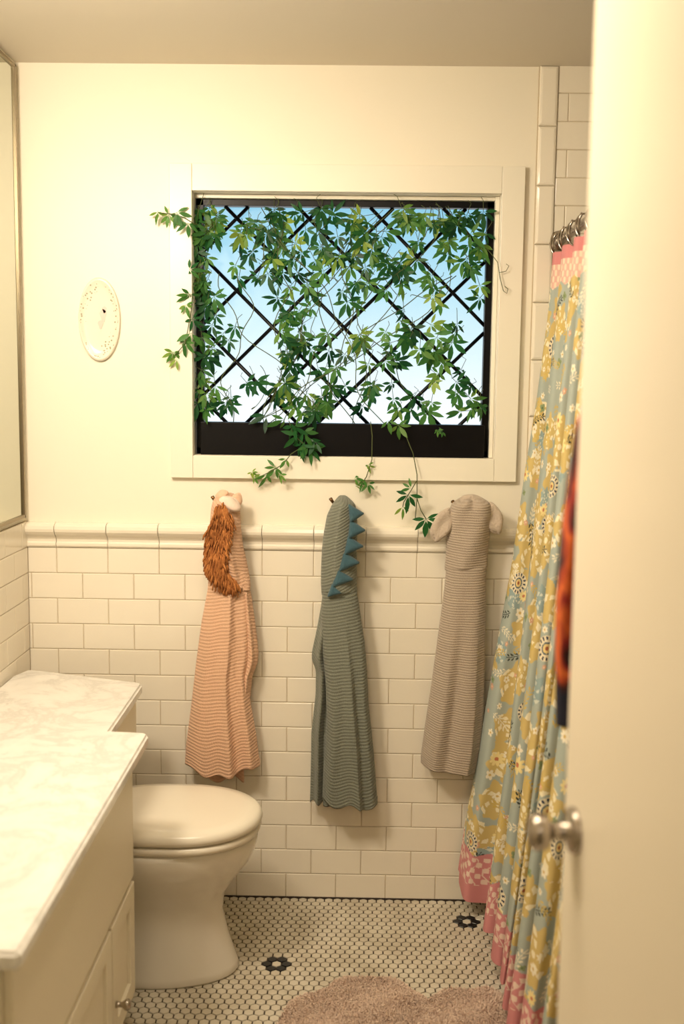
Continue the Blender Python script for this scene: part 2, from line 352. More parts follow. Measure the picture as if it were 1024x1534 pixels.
r2=N('ShaderNodeValToRGB'); e=r2.color_ramp.elements; e[0].position=.44; e[0].color=(0,0,0,1); e[1].position=.50; e[1].color=(1,1,1,1); L(mm_.outputs[0],r2.inputs[0])
mx=N('ShaderNodeMix'); mx.data_type='RGBA'; mx.inputs[6].default_value=(*lin((234,226,208)),1); L(r2.outputs[0],mx.inputs[0]); L(r.outputs[0],mx.inputs[7]); L(mx.outputs[2],b.inputs['Base Color']); b.inputs['Roughness'].default_value=.2
V=[];F=[];RW=[]; n=64; pr=[(1,.001,0),(1.0,.010,0),(.97,.0135,.2),(.92,.013,1),(.86,.009,1),(.72,.0075,1),(.6,.007,.8),(.3,.0065,0),(.02,.0065,0)]
for (s,d,w_) in pr:
    for j in range(n):
        t=2*math.pi*j/n; V.append((-.753+.0605*s*math.cos(t),-d,1.757+.12*s*math.sin(t))); RW.append(w_)
for i in range(len(pr)-1):
    for j in range(n): a=i*n+j; b2=i*n+(j+1)%n; F.append((a,b2,b2+n,a+n))
F.append(tuple((len(pr)-1)*n+j for j in range(n)))
pl=mesh('oval_wall_plate',V,F,pm,None,True); fixn(pl)
a_=pl.data.attributes.new('rimw','FLOAT','POINT'); a_.data.foreach_set('value',np.array(RW,dtype=np.float32))
M_pink=mat('plate_pink',(232,200,186),.3)
V=[];F=[]
for (cx,cz,a,b3) in [(-.742,1.768,.009,.019),(-.750,1.742,.007,.013),(-.738,1.785,.006,.010)]:
    base=len(V); 
    for j in range(16): t=2*math.pi*j/16; V.append((cx+a*math.cos(t)*(1+.3*math.sin(3*t)),-.0078,cz+b3*math.sin(t)))
    F.append(tuple(range(base,base+16)))
mesh('painted_flower',V,F,M_pink,pl)

# ------------------------------------------------------------ mirror
mir=empty('wall_mirror')
M_mir=mat('mirror_glass',(205,208,196),.03,1)
my0,my1,mz0,mz1=-.035,-1.70,1.176,2.46
boxes('mirror_glass_panel',[(XL+.001,XL+.008,my1,my0,mz0,mz1)],M_mir,mir)
boxes('mirror_frame',[(XL+.001,XL+.014,my0-.012,my0,mz0,mz1),(XL+.001,XL+.014,my1,my1+.012,mz0,mz1),(XL+.001,XL+.014,my1,my0,mz0,mz0+.010),(XL+.001,XL+.014,my1,my0,mz1-.010,mz1)],mat('mirror_frame_metal',(150,138,115),.35,1),mir,.002)

# ------------------------------------------------------------ vanity
van=empty('bathroom_vanity')
extr('marble_countertop',[(-.973,-1.677),(-.484,-1.677),(-.488,-.68),(-.50,-.668),(-.585,-.66),(-.589,-.25),(-.60,-.236),(-.90,-.13),(-.950,-.118),(-.973,-.19)],.71,.74,M_marble,van,.006,3)
boxes('cabinet_body',[(-.972,-.535,-1.62,-.70,.09,.709),(-.972,-.59,-1.60,-.72,0,.09),(-.972,-.955,-.70,-.25,.55,.709),(-.63,-.605,-.6995,-.26,.60,.709)],M_cab,van,.002)
bl=[(-.5345,-.519,-1.605,-.72,.405,.69)]
for (ya,yb) in ((-1.605,-.957),(-.947,-.72)):
    for (za,zb) in ((.11,.39),):
        f=.045
        bl+= [(-.5345,-.518,ya,yb,za,za+f),(-.5345,-.518,ya,yb,zb-f,zb),(-.5345,-.518,ya,ya+f,za+f,zb-f),(-.5345,-.518,yb-f,yb,za+f,zb-f),(-.5345,-.526,ya+f,yb-f,za+f,zb-f)]
boxes('cabinet_fronts',bl,M_cab,van,.0012)
for (y,z) in ((-.925,.200),):
    lathe('cabinet_knob',[(.008,0),(.006,.006),(.006,.014),(.011,.02),(.013,.026),(.010,.031),(.004,.033)],(-.5175,y,z),(1,0,0),M_chrome,van,20)

# ------------------------------------------------------------ toilet
toi=empty('toilet')
TY=-.41
def egg(xf,xb,hw,n=56):
    xc=xf-(xf-xb)*.48; pts=[]
    for j in range(n):
        t=2*math.pi*j/n; c,s=math.cos(t),math.sin(t)
        if c>=0: x=xc+(xf-xc)*abs(c)**(2/2.1); y=hw*math.copysign(abs(s)**(2/2.1),s)
        else: x=xc-(xc-xb)*abs(c)**(2/3.2); y=hw*math.copysign(abs(s)**(2/3.2),s)
        pts.append((x,TY+y))
    return pts
def ringloft(name,secs,m,parent):
    V=[];F=[];n=56
    for (z,xf,xb,hw) in secs:
        for (x,y) in egg(xf,xb,hw,n): V.append((x,y,z))
    for i in range(len(secs)-1):
        for j in range(n): a=i*n+j;b=i*n+(j+1)%n; F.append((a,b,b+n,a+n))
    F.append(tuple(range(n))[::-1]); F.append(tuple((len(secs)-1)*n+j for j in range(n)))
    o=mesh(name,V,F,m,parent,True); fixn(o); return o
ringloft('bowl',[(.0,-.305,-.80,.122),(.008,-.30,-.80,.126),(.025,-.305,-.80,.124),(.10,-.33,-.80,.112),(.17,-.345,-.80,.108),(.22,-.338,-.80,.116),(.265,-.308,-.80,.138),(.31,-.273,-.80,.163),(.345,-.256,-.80,.175),(.37,-.250,-.80,.180),(.383,-.252,-.80,.179),(.388,-.262,-.79,.170)],M_porc,toi)
ringloft('seat',[(.389,-.256,-.68,.174),(.391,-.247,-.69,.181),(.400,-.243,-.69,.184),(.409,-.246,-.69,.182),(.411,-.258,-.68,.174)],M_seat,toi)
ringloft('lid',[(.4155,-.256,-.69,.174),(.417,-.242,-.70,.184),(.426,-.238,-.70,.187),(.437,-.240,-.70,.186),(.445,-.250,-.69,.176),(.449,-.28,-.66,.15),(.451,-.34,-.6,.1)],M_seat,toi)
boxes('hinges',[(-.735,-.70,TY-.09,TY-.05,.388,.43),(-.735,-.70,TY+.05,TY+.09,.388,.43)],M_seat,toi,.004)
boxes('tank',[(-.945,-.765,TY-.20,TY+.15,.38,.665)],M_porc,toi,.02,4)
boxes('tank_lid',[(-.95,-.755,TY-.21,TY+.16,.665,.70)],M_porc,toi,.008,3)
boxes('bowl_neck',[(-.86,-.70,TY-.11,TY+.11,.25,.395)],M_porc,toi,.02,3)

# ------------------------------------------------------------ towels
def loft(name,Lp,Rp,yb,depth,m,parent,hem=None,nx=90,nz=220,topround=.03,caplift=.02,slant=0):
    zt=Lp[0][1]; zb=min(Lp[-1][1],Rp[-1][1])
    T=np.linspace(0,1,nz); Z=zt+(zb-zt)*T; Lx=sinterp(Lp,Z); Rx=sinterp(Rp,Z); Ln=zt-zb
    V=[];UV=[]
    nb=24; ring=nx+nb
    for i,t in enumerate(T):
        tr_=min(1,(t*Ln)/topround) if topround>0 else 1; sc=math.sqrt(1-(1-tr_)**2) if topround>0 else 1
        l,r=Lx[i],Rx[i]; mid=(l+r)/2; l=mid+(l-mid)*(.35+.65*sc); r=mid+(r-mid)*(.35+.65*sc)
        for k in range(nx):
            s=k/(nx-1); ss=.5-.5*math.cos(math.pi*s)
            s2=.35*s+.65*ss
            x=l+(r-l)*s2; d=max(.002,depth(s2,t))*(.15+.85*sc)
            z=Z[i]+(hem(s2) if hem else 0)*t**4
            V.append((x,yb-d,z)); UV.append((x,Z[i]+slant*(s2-.5)+.15*d))
        for k in range(nb):
            s=1-(k+1)/(nb+1); x=l+(r-l)*s; z=Z[i]+(hem(s) if hem else 0)*t**4
            V.append((x,yb+.0,z)); UV.append((x,Z[i]))
    F=[]
    for i in range(nz-1):
        for k in range(ring): a=i*ring+k;b=i*ring+(k+1)%ring; F.append((a,b,b+ring,a+ring))
    F.append(tuple(range(ring)))
    base=len(V); last=(nz-1)*ring
    for k in range(ring):
        x,y,z=V[last+k]; V.append((x,y+(.006 if k<nx else 0),z+caplift)); UV.append((x,z))
    for k in range(ring): F.append((last+k,last+(k+1)%ring,base+(k+1)%ring,base+k))
    F.append(tuple(range(base,base+ring)))
    o=mesh(name,V,F,m,parent,True); fixn(o)
    uvl=o.data.uv_layers.new(name='UVMap'); li=np.empty(len(o.data.loops),dtype=np.int32); o.data.loops.foreach_get('vertex_index',li)
    uvl.data.foreach_set('uv',np.array(UV,dtype=np.float32)[li].ravel())
    return o
def bulge(s,p=2.0): return max(0,1-abs(2*s-1)**p)**.5
def ridge(s,c,wl,wr): return math.exp(-((s-c)/(wl if s<c else wr))**2)
def smooth(a,b,t): t=min(1,max(0,(t-a)/(b-a))); return t*t*(3-2*t)
mm=lambda l:[(a/1000,b/1000) for a,b in l]
YB=-.040
# --- lion (peach)
t1=empty('hooded_lion_towel')
L1=mm([(-425,1130),(-428,1060),(-431,978),(-450,877),(-466,755),(-482,612),(-497,488),(-500,425)])
R1=mm([(-330,1130),(-321,1059),(-309,980),(-305,920),(-302,839),(-304,768),(-312,717),(-305,636),(-288,533),(-276,430)])
loft('towel_body',L1,R1,YB-.006,lambda s,t:.018+.026*bulge(s,3)+smooth(.1,.9,t)*(.018*ridge(s,.22-.04*t,.16,.20)+.030*ridge(s,.56+.08*t,.24,.04)+.020*ridge(s,.90,.10,.05))+.014*ridge(s,.5+.35*t,.14,.05)*(1-t)+.002*math.sin(22*s+7*t)*t,M_peach,t1,hem=lambda s:.004+.018*abs(2*s-1)**2-.012*ridge(s,.4,.25,.3)+.006*math.sin(17*s),slant=-.03)
L1b=mm([(-340,985),(-345,900),(-345,800),(-350,700),(-355,650)]); R1b=mm([(-309,985),(-300,930),(-289,850),(-282,785),(-284,755),(-300,715),(-306,650)])
loft('towel_side_fold',L1b,R1b,YB,lambda s,t:.014+.022*bulge(s,2)+.014*ridge(s,.75,.2,.06),M_peach,t1,nx=40,nz=90,slant=.03)
L1c=mm([(-455,560),(-448,393)]); R1c=mm([(-330,560),(-325,393)])
loft('towel_under_layer',L1c,R1c,YB,lambda s,t:.006+.01*bulge(s,3)+.004*math.sin(14*s),M_peach,t1,nx=40,nz=60,hem=lambda s:.012*math.cos(9*s))
L1h=mm([(-411,1259),(-420,1215),(-424,1170),(-436,1100),(-436,1040),(-425,1000),(-395,975)]); R1h=mm([(-343,1259),(-336,1200),(-333,1158),(-326,1100),(-317,1059),(-306,1000),(-306,975)])
hood=loft('towel_hood',L1h,R1h,YB-.002,lambda s,t:.022+.052*bulge(s,2.2)*(1-.45*t)+.012*ridge(s,.70,.2,.05)+.005*math.sin(9*t+4*s),M_peach,t1,nx=60,nz=110,slant=.04)
def blob(name,c,r,m,parent,nu=24,nv=16,noise=.06,rot=None,dent=0):
    V=[];F=[]
    for i in range(nv+1):
        ph=math.pi*i/nv
        for j in range(nu):
            th_=2*math.pi*j/nu; k=1+noise*math.sin(3*th_+2*ph)+noise*.6*math.sin(5*ph+th_)
            p=Vector((r[0]*math.sin(ph)*math.cos(th_)*k,r[1]*math.sin(ph)*math.sin(th_)*k,r[2]*math.cos(ph)*k))
            if dent and p.y<0: p.y+=dent*math.exp(-((p.x/r[0])**2+(p.z/r[2])**2)*3.5)
            if rot: p=Matrix.Rotation(rot,3,'Y')@p
            V.append(Vector(c)+p)
    for i in range(nv):
        for j in range(nu): a=i*nu+j;b=i*nu+(j+1)%nu; F.append((a,b,b+nu,a+nu))
    return mesh(name,V,F,m,parent,True)
blob('lion_muzzle',(-.362,-.098,1.232),(.034,.026,.020),M_face,t1,rot=.5)
M_pear=mat('terry_peach_ear',(228,188,158),.95,bump=.8,bscale=200,sheen=.2)
blob('lion_ear',(-.388,-.080,1.256),(.020,.014,.013),M_pear,t1,rot=-.4)
blob('lion_ear_b',(-.347,-.075,1.238),(.017,.018,.024),M_pear,t1,rot=.3)
bv=BVHTree.FromPolygons([v.co.copy() for v in hood.data.vertices],[tuple(p.vertices) for p in hood.data.polygons])
V=[];F=[]
path=[(-.386,1.212),(-.378,1.195),(-.386,1.165),(-.396,1.13),(-.404,1.09),(-.404,1.055),(-.394,1.02),(-.374,.998),(-.352,.985)]
for k in range(1500):
    t=random.random()*(len(path)-1); i=min(int(t),len(path)-2); f=t-i
    wd=(.012,.022,.027,.028,.026,.024,.020,.014,.010)[i]
    x=path[i][0]*(1-f)+path[i+1][0]*f+random.uniform(-1,1)*wd; z=path[i][1]*(1-f)+path[i+1][1]*f+random.gauss(0,.006)+.010
    hit=bv.ray_cast(Vector((x,-.6,z)),Vector((0,1,0)))
    y=hit[0].y if hit[0] is not None else -.062
    y-=random.uniform(.0,.008)
    L_=random.uniform(.018,.030); dx=(x-(path[i][0]*(1-f)+path[i+1][0]*f))*14+random.gauss(0,.25); dy=-random.uniform(.25,.6)
    p0=Vector((x,y+.004,z)); p1=p0+Vector((dx*.4,dy*.7,-.1))*L_; p2=p0+Vector((dx*.8,dy*.8,-.6))*L_; p3=p0+Vector((dx*.9,dy*.6,-1.0))*L_
    tube_geo(V,F,[p0,p1,p2,p3],[.0019,.0023,.0023,.0018],5)
mesh('lion_mane_fringe',V,F,M_mane,t1,True)
# --- dinosaur (sage)
t2_=empty('hooded_dinosaur_towel')
Lb=mm([(-92,985),(-98,930),(-110,860),(-124,790),(-125,765),(-112,735),(-112,659),(-124,540),(-124,460),(-126,312)]); Rb=mm([(-30,960),(-30,800),(-40,600),(-44,312)])
loft('towel_back_layer',Lb,Rb,YB,lambda s,t:.012+.016*bulge(s,3)+.022*ridge(s,.22+.06*t,.10,.12)+.012*ridge(s,.62,.08,.08)-.008*ridge(s,.45,.1,.1),M_sage,t2_,hem=lambda s:.012+.03*s+.010*math.sin(12*s),nx=60,nz=160,slant=.06)
Lf=mm([(-94,984),(-97,900),(-92,800),(-82,700),(-78,600),(-80,520),(-86,430),(-88,340)]); Rf=mm([(6,984),(19,904),(32,824),(40,740),(46,641),(63,497),(70,420),(77,342)])
loft('towel_body',Lf,Rf,YB-.014,lambda s,t:.020+.030*bulge(s,3)+smooth(0,.8,t)*(.020*ridge(s,.16,.12,.22)+.026*ridge(s,.58+.10*t,.26,.04)+.012*ridge(s,.92,.10,.05))+.002*math.sin(20*s+6*t)*t,M_sage,t2_,hem=lambda s:.008*math.cos(12*s)+.016*(1-s)-.012,topround=.008,slant=-.02)
loft('towel_inner_layer',mm([(-86,560),(-86,325)]),mm([(-20,560),(-16,325)]),YB-.008,lambda s,t:.012+.014*bulge(s,3)+.008*math.sin(9*s),M_sage,t2_,nx=40,nz=50,hem=lambda s:-.006+.016*s)
Lh=mm([(-58,1256),(-72,1225),(-83,1201),(-92,1150),(-97,1100),(-99,1040),(-99,1000),(-97,965)]); Rh=mm([(-20,1256),(-2,1235),(4,1202),(6,1150),(4,1100),(6,1040),(6,1000),(8,965)])
loft('towel_hood',Lh,Rh,YB-.002,lambda s,t:.030+.054*bulge(s,2.2)*(1-.35*t)+.008*ridge(s,.42,.05,.3)-.006*smooth(.955,.975,t),M_sage,t2_,nx=60,nz=130,slant=-.05)
V=[];F=[]
sp=[((-.022,1.240),(-.016,1.182),(.026,1.212)),((-.016,1.195),(-.022,1.135),(.031,1.163)),((-.022,1.148),(-.034,1.088),(.026,1.116)),((-.034,1.102),(-.050,1.038),(.016,1.068)),((-.050,1.052),(-.068,.992),(-.002,1.018)),((-.066,1.006),(-.080,.965),(-.034,.978))]
for si_,(a,b,c) in enumerate(sp):
    base=len(V); ctr=((a[0]+b[0]+c[0])/3,(a[1]+b[1]+c[1])/3)
    out_=[]
    for (p,q) in ((a,c),(c,b),(b,a)):
        for k in range(5):
            f=.06+.88*k/4; out_.append((p[0]+(q[0]-p[0])*f,p[1]+(q[1]-p[1])*f))
    n=len(out_)
    y0=-.104+.002*si_
    for (sc,y) in ((.8,y0+.02),(1,y0-.008),(1,y0-.016),(.85,y0-.024),(.4,y0-.028)):
        for (x,z) in out_: V.append((ctr[0]+(x-ctr[0])*sc,y,ctr[1]+(z-ctr[1])*sc))
    for L_ in range(4):
        for k in range(n): F.append((base+L_*n+k,base+L_*n+(k+1)%n,base+(L_+1)*n+(k+1)%n,base+(L_+1)*n+k))
    F.append(tuple(base+k for k in range(n))[::-1]); F.append(tuple(base+4*n+k for k in range(n)))
spk=mesh('dinosaur_spikes',V,F,M_teal,t2_,True); fixn(spk)
# --- elephant (taupe)
t3=empty('hooded_elephant_towel')
L3=mm([(267,1060),(264,1000),(252,888),(241,790),(232,706),(215,562),(206,470),(205,452)]); R3=mm([(383,1060),(386,950),(387,850),(389,626),(384,503),(371,428)])
loft('towel_body',L3,R3,YB-.002,lambda s,t:.016+.040*bulge(s,2.6)+smooth(0,.9,t)*(.012*ridge(s,.22,.14,.2)-.008*ridge(s,.44,.10,.10)+.018*ridge(s,.80,.25,.06))+.002*math.sin(18*s+5*t)*t,M_taupe,t3,hem=lambda s:.030*(1-s)**1.3-.004*math.sin(6*s),topround=.008)
L3h=mm([(300,1262),(278,1240),(270,1215),(265,1147),(264,1085),(263,1042)]); R3h=mm([(372,1262),(392,1240),(396,1215),(392,1149),(387,1090),(386,1042)])
loft('towel_hood',L3h,R3h,YB-.002,lambda s,t:.022+.058*bulge(s,2.2)*(1-.42*t)-.004*smooth(.955,.975,t)+.004*math.sin(8*s+5*t)-.012*ridge(s,.5,.1,.1)*(1-smooth(0,.25,t)),M_taupe,t3,nx=60,nz=110)
M_ear=mat('terry_taupe_ear',(190,174,156),.95,bump=.9,bscale=160,bdist=.004,sheen=.2)
blob('ear_a',(.250,-.085,1.178),(.028,.020,.050),M_ear,t3,rot=.38,noise=.07,dent=.012)
blob('ear_b',(.398,-.080,1.198),(.026,.020,.046),M_ear,t3,rot=-.35,noise=.07,dent=.012)
blob('ear_fold',(.335,-.075,1.252),(.034,.020,.014),M_ear,t3,rot=.15,noise=.08)
# hooks
for (x,z) in ((-.418,1.243),(-.074,1.242),(.280,1.239)):
    h=empty('wall_hook'); 
    tube('hook_arm',[(x+.035,-.001,1.22),(x+.03,-.022,1.222),(x+.018,-.045,1.228),(x+.006,-.058,1.238),(x,-.062,z+.006)],[.005,.005,.0045,.0045,.0055],M_bronze,h)
    lathe('hook_plate',[(.014,0),(.014,.003),(.010,.006)],(x+.035,-.0005,1.22),(0,-1,0),M_bronze,h,20)

# ------------------------------------------------------------ shower curtain
na,nb=1200,900
A,B=np.meshgrid(np.linspace(0,1,na),np.linspace(0,1,nb))
farz=np.array([.108,.256,.527,.833,1.052,1.346,1.539,1.766,1.942]); farx=np.array([.313,.330,.373,.423,.462,.495,.524,.548,.552])
ztop=1.948; zbot=.055+.05*np.exp(-A/.04)
Z=ztop+(zbot-ztop)*B
fx=np.interp(Z,farz,farx)
near_=.553-.125*B**1.3
X=near_+(fx-near_)*np.exp(-(A/.07)**1.3)
ph=2*np.pi*(9.6*A+.22*np.sin(2*np.pi*1.7*A+1.2)+.10*B*np.sin(9*A+2))+.4*np.sin(3*B+4*A)
Am=(.016+.030*B**.8)*(1-np.exp(-A/.03)*.8)
X=X+Am*np.sin(ph)+.006*np.sin(2.3*ph+4*B)*B
Yc=-.040-1.22*A+.45*Am*np.sin(2*ph+.6)*np.clip(A/.03,0,1)
Z=Z+.010*np.sin(ph*.5+1)*B**6
U_=A*2.15; V_=B*1.89
def col(c): return np.array(lin(c),dtype=np.float32)
C=np.empty((nb,na,3),dtype=np.float32); C[:]=col((168,176,166))
def winr(u,v,r):
    i0=max(0,int((u-r)/2.15*(na-1))); i1=min(na,int((u+r)/2.15*(na-1))+2); j0=max(0,int((v-r)/1.89*(nb-1))); j1=min(nb,int((v+r)/1.89*(nb-1))+2)
    return slice(j0,j1),slice(i0,i1)
def stamp(u,v,r,fn):
    sj,si=winr(u,v,r*1.3)
    if sj.stop<=sj.start or si.stop<=si.start: return
    du=U_[sj,si]-u; dv=V_[sj,si]-v; R=np.hypot(du,dv)/r; T=np.arctan2(dv,du); fn(C[sj,si],R,T,du,dv)
def put(c,m,k): c[m]=col(k)
def cluster(k1,k2):
    p=random.random()*6
    def f(c,R,T,du,dv):
        put(c,R<.80+.13*np.sin(5*T+p)+.08*np.sin(11*T+2*p),k1)
        sp_=(np.sin(5*T+p+R*5)>.45)&(R>.18)&(R<.78)&(np.sin(R*22+p)>-.5); put(c,sp_,k2)
        put(c,R<.10,k2)
    return f
def medallion(c,R,T,du,dv):
    put(c,R<1,(230,218,188)); put(c,(R>.66)&(R<.94)&(np.sin(14*T)>.2),(50,60,80)); put(c,(R<.5),(84,102,114)); put(c,(R<.38),(226,200,136)); put(c,R<.16,(160,92,66))
def flower(k1,k2,n=5):
    p=random.random()*6
    def f(c,R,T,du,dv):
        put(c,R<.55+.4*np.abs(np.sin(n/2*T+p)),k1); put(c,R<.25,k2)
    return f
def sprig(k):
    a=random.random()*6.28
    def f(c,R,T,du,dv):
        x=du*math.cos(a)+dv*math.sin(a); y=-du*math.sin(a)+dv*math.cos(a)
        L_=.035; y=y-6*x*x
        put(c,(abs(x)<L_)&(abs(y)<.0012),k)
        for q in (-.026,-.013,0,.013,.026):
            for s in (-1,1):
                xx=x-q; yy=y-s*.007; X2=xx*.8+s*yy*.6; Y2=-s*xx*.6+yy*.8
                put(c,(X2/.006)**2+(Y2/.0025)**2<1,k)
    return f
random.seed(11)
def scatter(n,md,fnmaker,rr):
    L_=[]
    for _ in range(n*12):
        if len(L_)>=n: break
        u=random.uniform(0,2.15); v=random.uniform(.08,1.78)
        if all(math.hypot(u-a,v-b)>md for a,b in L_):
            L_.append((u,v)); stamp(u,v,random.uniform(*rr),fnmaker())
scatter(170,.10,lambda:cluster((204,180,116),(236,226,192)),(.055,.085))
scatter(60,.14,lambda:cluster((148,166,164),(206,210,196)),(.030,.050))
scatter(420,.045,lambda:flower((236,228,204),(206,176,104),random.choice([5,6,8])),(.009,.018))
scatter(170,.07,lambda:flower((216,168,138),(236,214,184),5),(.007,.012))
scatter(120,.08,lambda:flower((140,154,114),(104,124,88),4),(.009,.015))
scatter(60,.16,lambda:flower((236,218,154),(196,124,90),9),(.018,.027))
scatter(36,.23,lambda:medallion,(.028,.034))
scatter(110,.09,lambda:sprig((58,64,60)),(.04,.041))
scatter(150,.08,lambda:sprig((206,178,96)),(.04,.041))
scatter(120,.08,lambda:sprig((230,222,196)),(.04,.041))
zig=.012*np.abs(((U_*14)%1)*2-1)
lo=1.89-.150+zig; m=V_>lo
C[m]=col((206,138,138))
ll=V_-(1.89-.150); lace=((np.sin(U_*190)*np.sin(V_*190)>.15)|(np.abs(np.sin(U_*88+np.sin(V_*88)))<.14))&(ll>.016)&(ll<.098)
C[lace&m]=col((232,208,190))
m=V_<.035; C[m]=col((212,138,136))
m=(V_>=.035)&(V_<.092+zig); C[m]=col((222,180,164)); m2=m&(np.sin(U_*190)*np.sin(V_*190)>.1); C[m2]=col((236,214,190))
vs=np.stack([X,Yc,Z],-1).reshape(-1,3).astype(np.float32)
me=bpy.data.meshes.new('shower_curtain'); me.vertices.add(na*nb); me.vertices.foreach_set('co',vs.ravel())
idx=np.arange(na*nb).reshape(nb,na); q=np.stack([idx[:-1,:-1],idx[1:,:-1],idx[1:,1:],idx[:-1,1:]],-1).reshape(-1,4).astype(np.int32)
nf=len(q); me.loops.add(nf*4); me.loops.foreach_set('vertex_index',q.ravel()); me.polygons.add(nf); me.polygons.foreach_set('loop_start',np.arange(0,nf*4,4,dtype=np.int32)); me.polygons.foreach_set('loop_total',np.full(nf,4,dtype=np.int32))
me.polygons.foreach_set('use_smooth',np.ones(nf,dtype=bool)); me.update(); me.validate()
ca=me.color_attributes.new('fabric','FLOAT_COLOR','POINT'); ca.data.foreach_set('color',np.concatenate([C.reshape(-1,3),np.ones((na*nb,1),dtype=np.float32)],1).ravel())
cm,nt,b=newmat('floral_cotton'); at=nt.nodes.new('ShaderNodeAttribute'); at.attribute_name='fabric'; nt.links.new(at.outputs['Color'],b.inputs['Base Color']); b.inputs['Roughness'].default_value=.9; b.inputs['Specular IOR Level'].default_value=.2
me.materials.append(cm); cur=bpy.data.objects.new('shower_curtain',me); S.collection.objects.link(cur)
rod=empty('curtain_rod')
tube('rod_bar',[(.572,-.012,1.992),(.572,-2.45,1.992)],.0125,M_chrome,rod,20)
lathe('rod_flange',[(.03,0),(.03,.004),(.02,.012),(.014,.014)],(.572,-.0105,1.992),(0,-1,0),M_chrome,rod)
for k in range(11):
    y=-.055-k*.116; pts=[]
    for j in range(25):
        t=2*math.pi*j/24; pts.append((.572-.006+.026*math.cos(t),y+.010*math.sin(t),1.976+.034*math.sin(t)))
    tube('curtain_ring',pts,.0026,M_chrome,rod,8)
    tube('curtain_hook_beads',[(.553,y-.012,2.008),(.548,y-.004,1.995),(.546,y,1.975),(.55,y,1.955)],.0035,M_chrome,rod,8)

# ------------------------------------------------------------ bathtub
tub=empty('bathtub')
boxes('tub_apron',[(.63,.70,-1.70,-.013,0,.46),(1.25,1.32,-1.70,-.013,0,.46),(.70,1.25,-.10,-.013,0,.46),(.70,1.25,-1.70,-1.60,0,.46),(.70,1.25,-1.60,-.10,0,.10)],M_porc,tub,.012,3)

# ------------------------------------------------------------ door
dr=empty('door_1'); 
E=Vector((.310,-1.65,0)); dv=Vector((.10,-.995,0)).normalized(); nv=Vector((dv.y,-dv.x,0))
if nv.x>0: nv=-nv
bm=bmesh.new(); W_=.74
def dp(a,t,z): return E+dv*a-nv*t+Vector((0,0,z))
vs=[bm.verts.new(dp(a,t,z)) for z in (.012,2.22) for (a,t) in ((0,0),(W_,0),(W_,.036),(0,.036))]
for f in [(0,1,2,3),(7,6,5,4),(0,4,5,1),(1,5,6,2),(2,6,7,3),(3,7,4,0)]: bm.faces.new([vs[i] for i in f])
bmesh.ops.recalc_face_normals(bm,faces=bm.faces); bmesh.ops.bevel(bm,geom=list(bm.edges),offset=.002,segments=2,affect='EDGES')
me=bpy.data.meshes.new('door_slab'); bm.to_mesh(me); bm.free(); me.materials.append(M_door); o=bpy.data.objects.new('door_slab',me); S.collection.objects.link(o); o.parent=dr
KZ=.953
kp=[(.033,0),(.033,.004),(.030,.008),(.014,.011),(.012,.030),(.015,.036),(.024,.041),(.0265,.050),(.0255,.060),(.021,.064),(.008,.066)]
lathe('door_knob',kp,dp(.052,0,KZ)+nv*.0003,nv,M_chrome,dr,36)
lathe('door_knob_back',kp,dp(.052,.036,KZ)-nv*.0003,-nv,M_chrome,dr,36)
boxes('latch_plate',[(.318,.334,-1.6495,-1.6485,.915,.985)],M_chrome,dr)
boxes('robe_hook',[(.352,.40,-1.70,-1.69,1.53,1.545),(.352,.356,-1.71,-1.68,1.50,1.57)],M_chrome,dr,.001)
# robe
rm,nt,b=newmat('striped_robe'); L=nt.links.new
tc=nt.nodes.new('ShaderNodeTexCoord'); mp=nt.nodes.new('ShaderNodeMapping'); mp.inputs['Scale'].default_value=(9,9,5); no=nt.nodes.new('ShaderNodeTexNoise'); no.inputs['Scale'].default_value=1.3; no.inputs['Detail'].default_value=3
L(tc.outputs['Object'],mp.inputs[0]); L(mp.outputs[0],no.inputs['Vector']); r=nt.nodes.new('ShaderNodeValToRGB'); e=r.color_ramp.elements
e[0].position=.38; e[0].color=(*lin((24,26,44)),1); e[1].position=.66; e[1].color=(*lin((44,16,14)),1)
for p,c in ((.44,(58,20,18)),(.49,(170,64,28)),(.54,(214,104,44)),(.60,(140,38,28))): k=e.new(p); k.color=(*lin(c),1)
L(no.outputs['Fac'],r.inputs[0]); L(r.outputs[0],b.inputs['Base Color']); b.inputs['Roughness'].default_value=.9
rb=loft('hanging_robe',mm([(350,1560),(326,1530),(318,1450),(308,1350),(303,1250),(306,1150),(310,1062)]),mm([(400,1560),(430,1530),(440,1400),(450,1062)]),-1.53,lambda s,t:.03+.05*bulge(s,2.5)+.010*math.sin(16*s+3*t),rm,None,nx=50,nz=80)

# ------------------------------------------------------------ rug
lob=[(.045,-.80,.235,.325),(.31,-.83,.165,.325),(.12,-1.05,.25,.30)]
def rh(x,y):
    m_=-9
    for (cx,cy,rx,ry) in lob:
        a=math.atan2((y-cy)/ry,(x-cx)/rx); k=1+.035*math.sin(5*a+cx*9)+.02*math.sin(11*a)
        m_=max(m_,1-math.hypot((x-cx)/rx,(y-cy)/ry)/k)
    return m_
g=110; V=[];F=[];ix={}
for i in range(g):
    for j in range(g):
        x=-.24+.78*i/(g-1); y=-1.38+.95*j/(g-1); h=rh(x,y)
        if h>0: ix[(i,j)]=len(V); V.append((x,y,.003+.018*min(1,h/.12)**.5+.003*math.sin(40*x+20*y)*math.sin(33*y)*min(1,h*5)))
for (i,j) in list(ix):
    if all(k in ix for k in ((i+1,j),(i+1,j+1),(i,j+1))): F.append((ix[(i,j)],ix[(i+1,j)],ix[(i+1,j+1)],ix[(i,j+1)]))
M_rug=mat('rug_wool',(228,204,184),.95,rgb2=(214,188,168),vscale=30,sheen=.2)
rug=mesh('fluffy_bath_rug',V,F,M_rug,None,True)
V=[];F=[];c=0
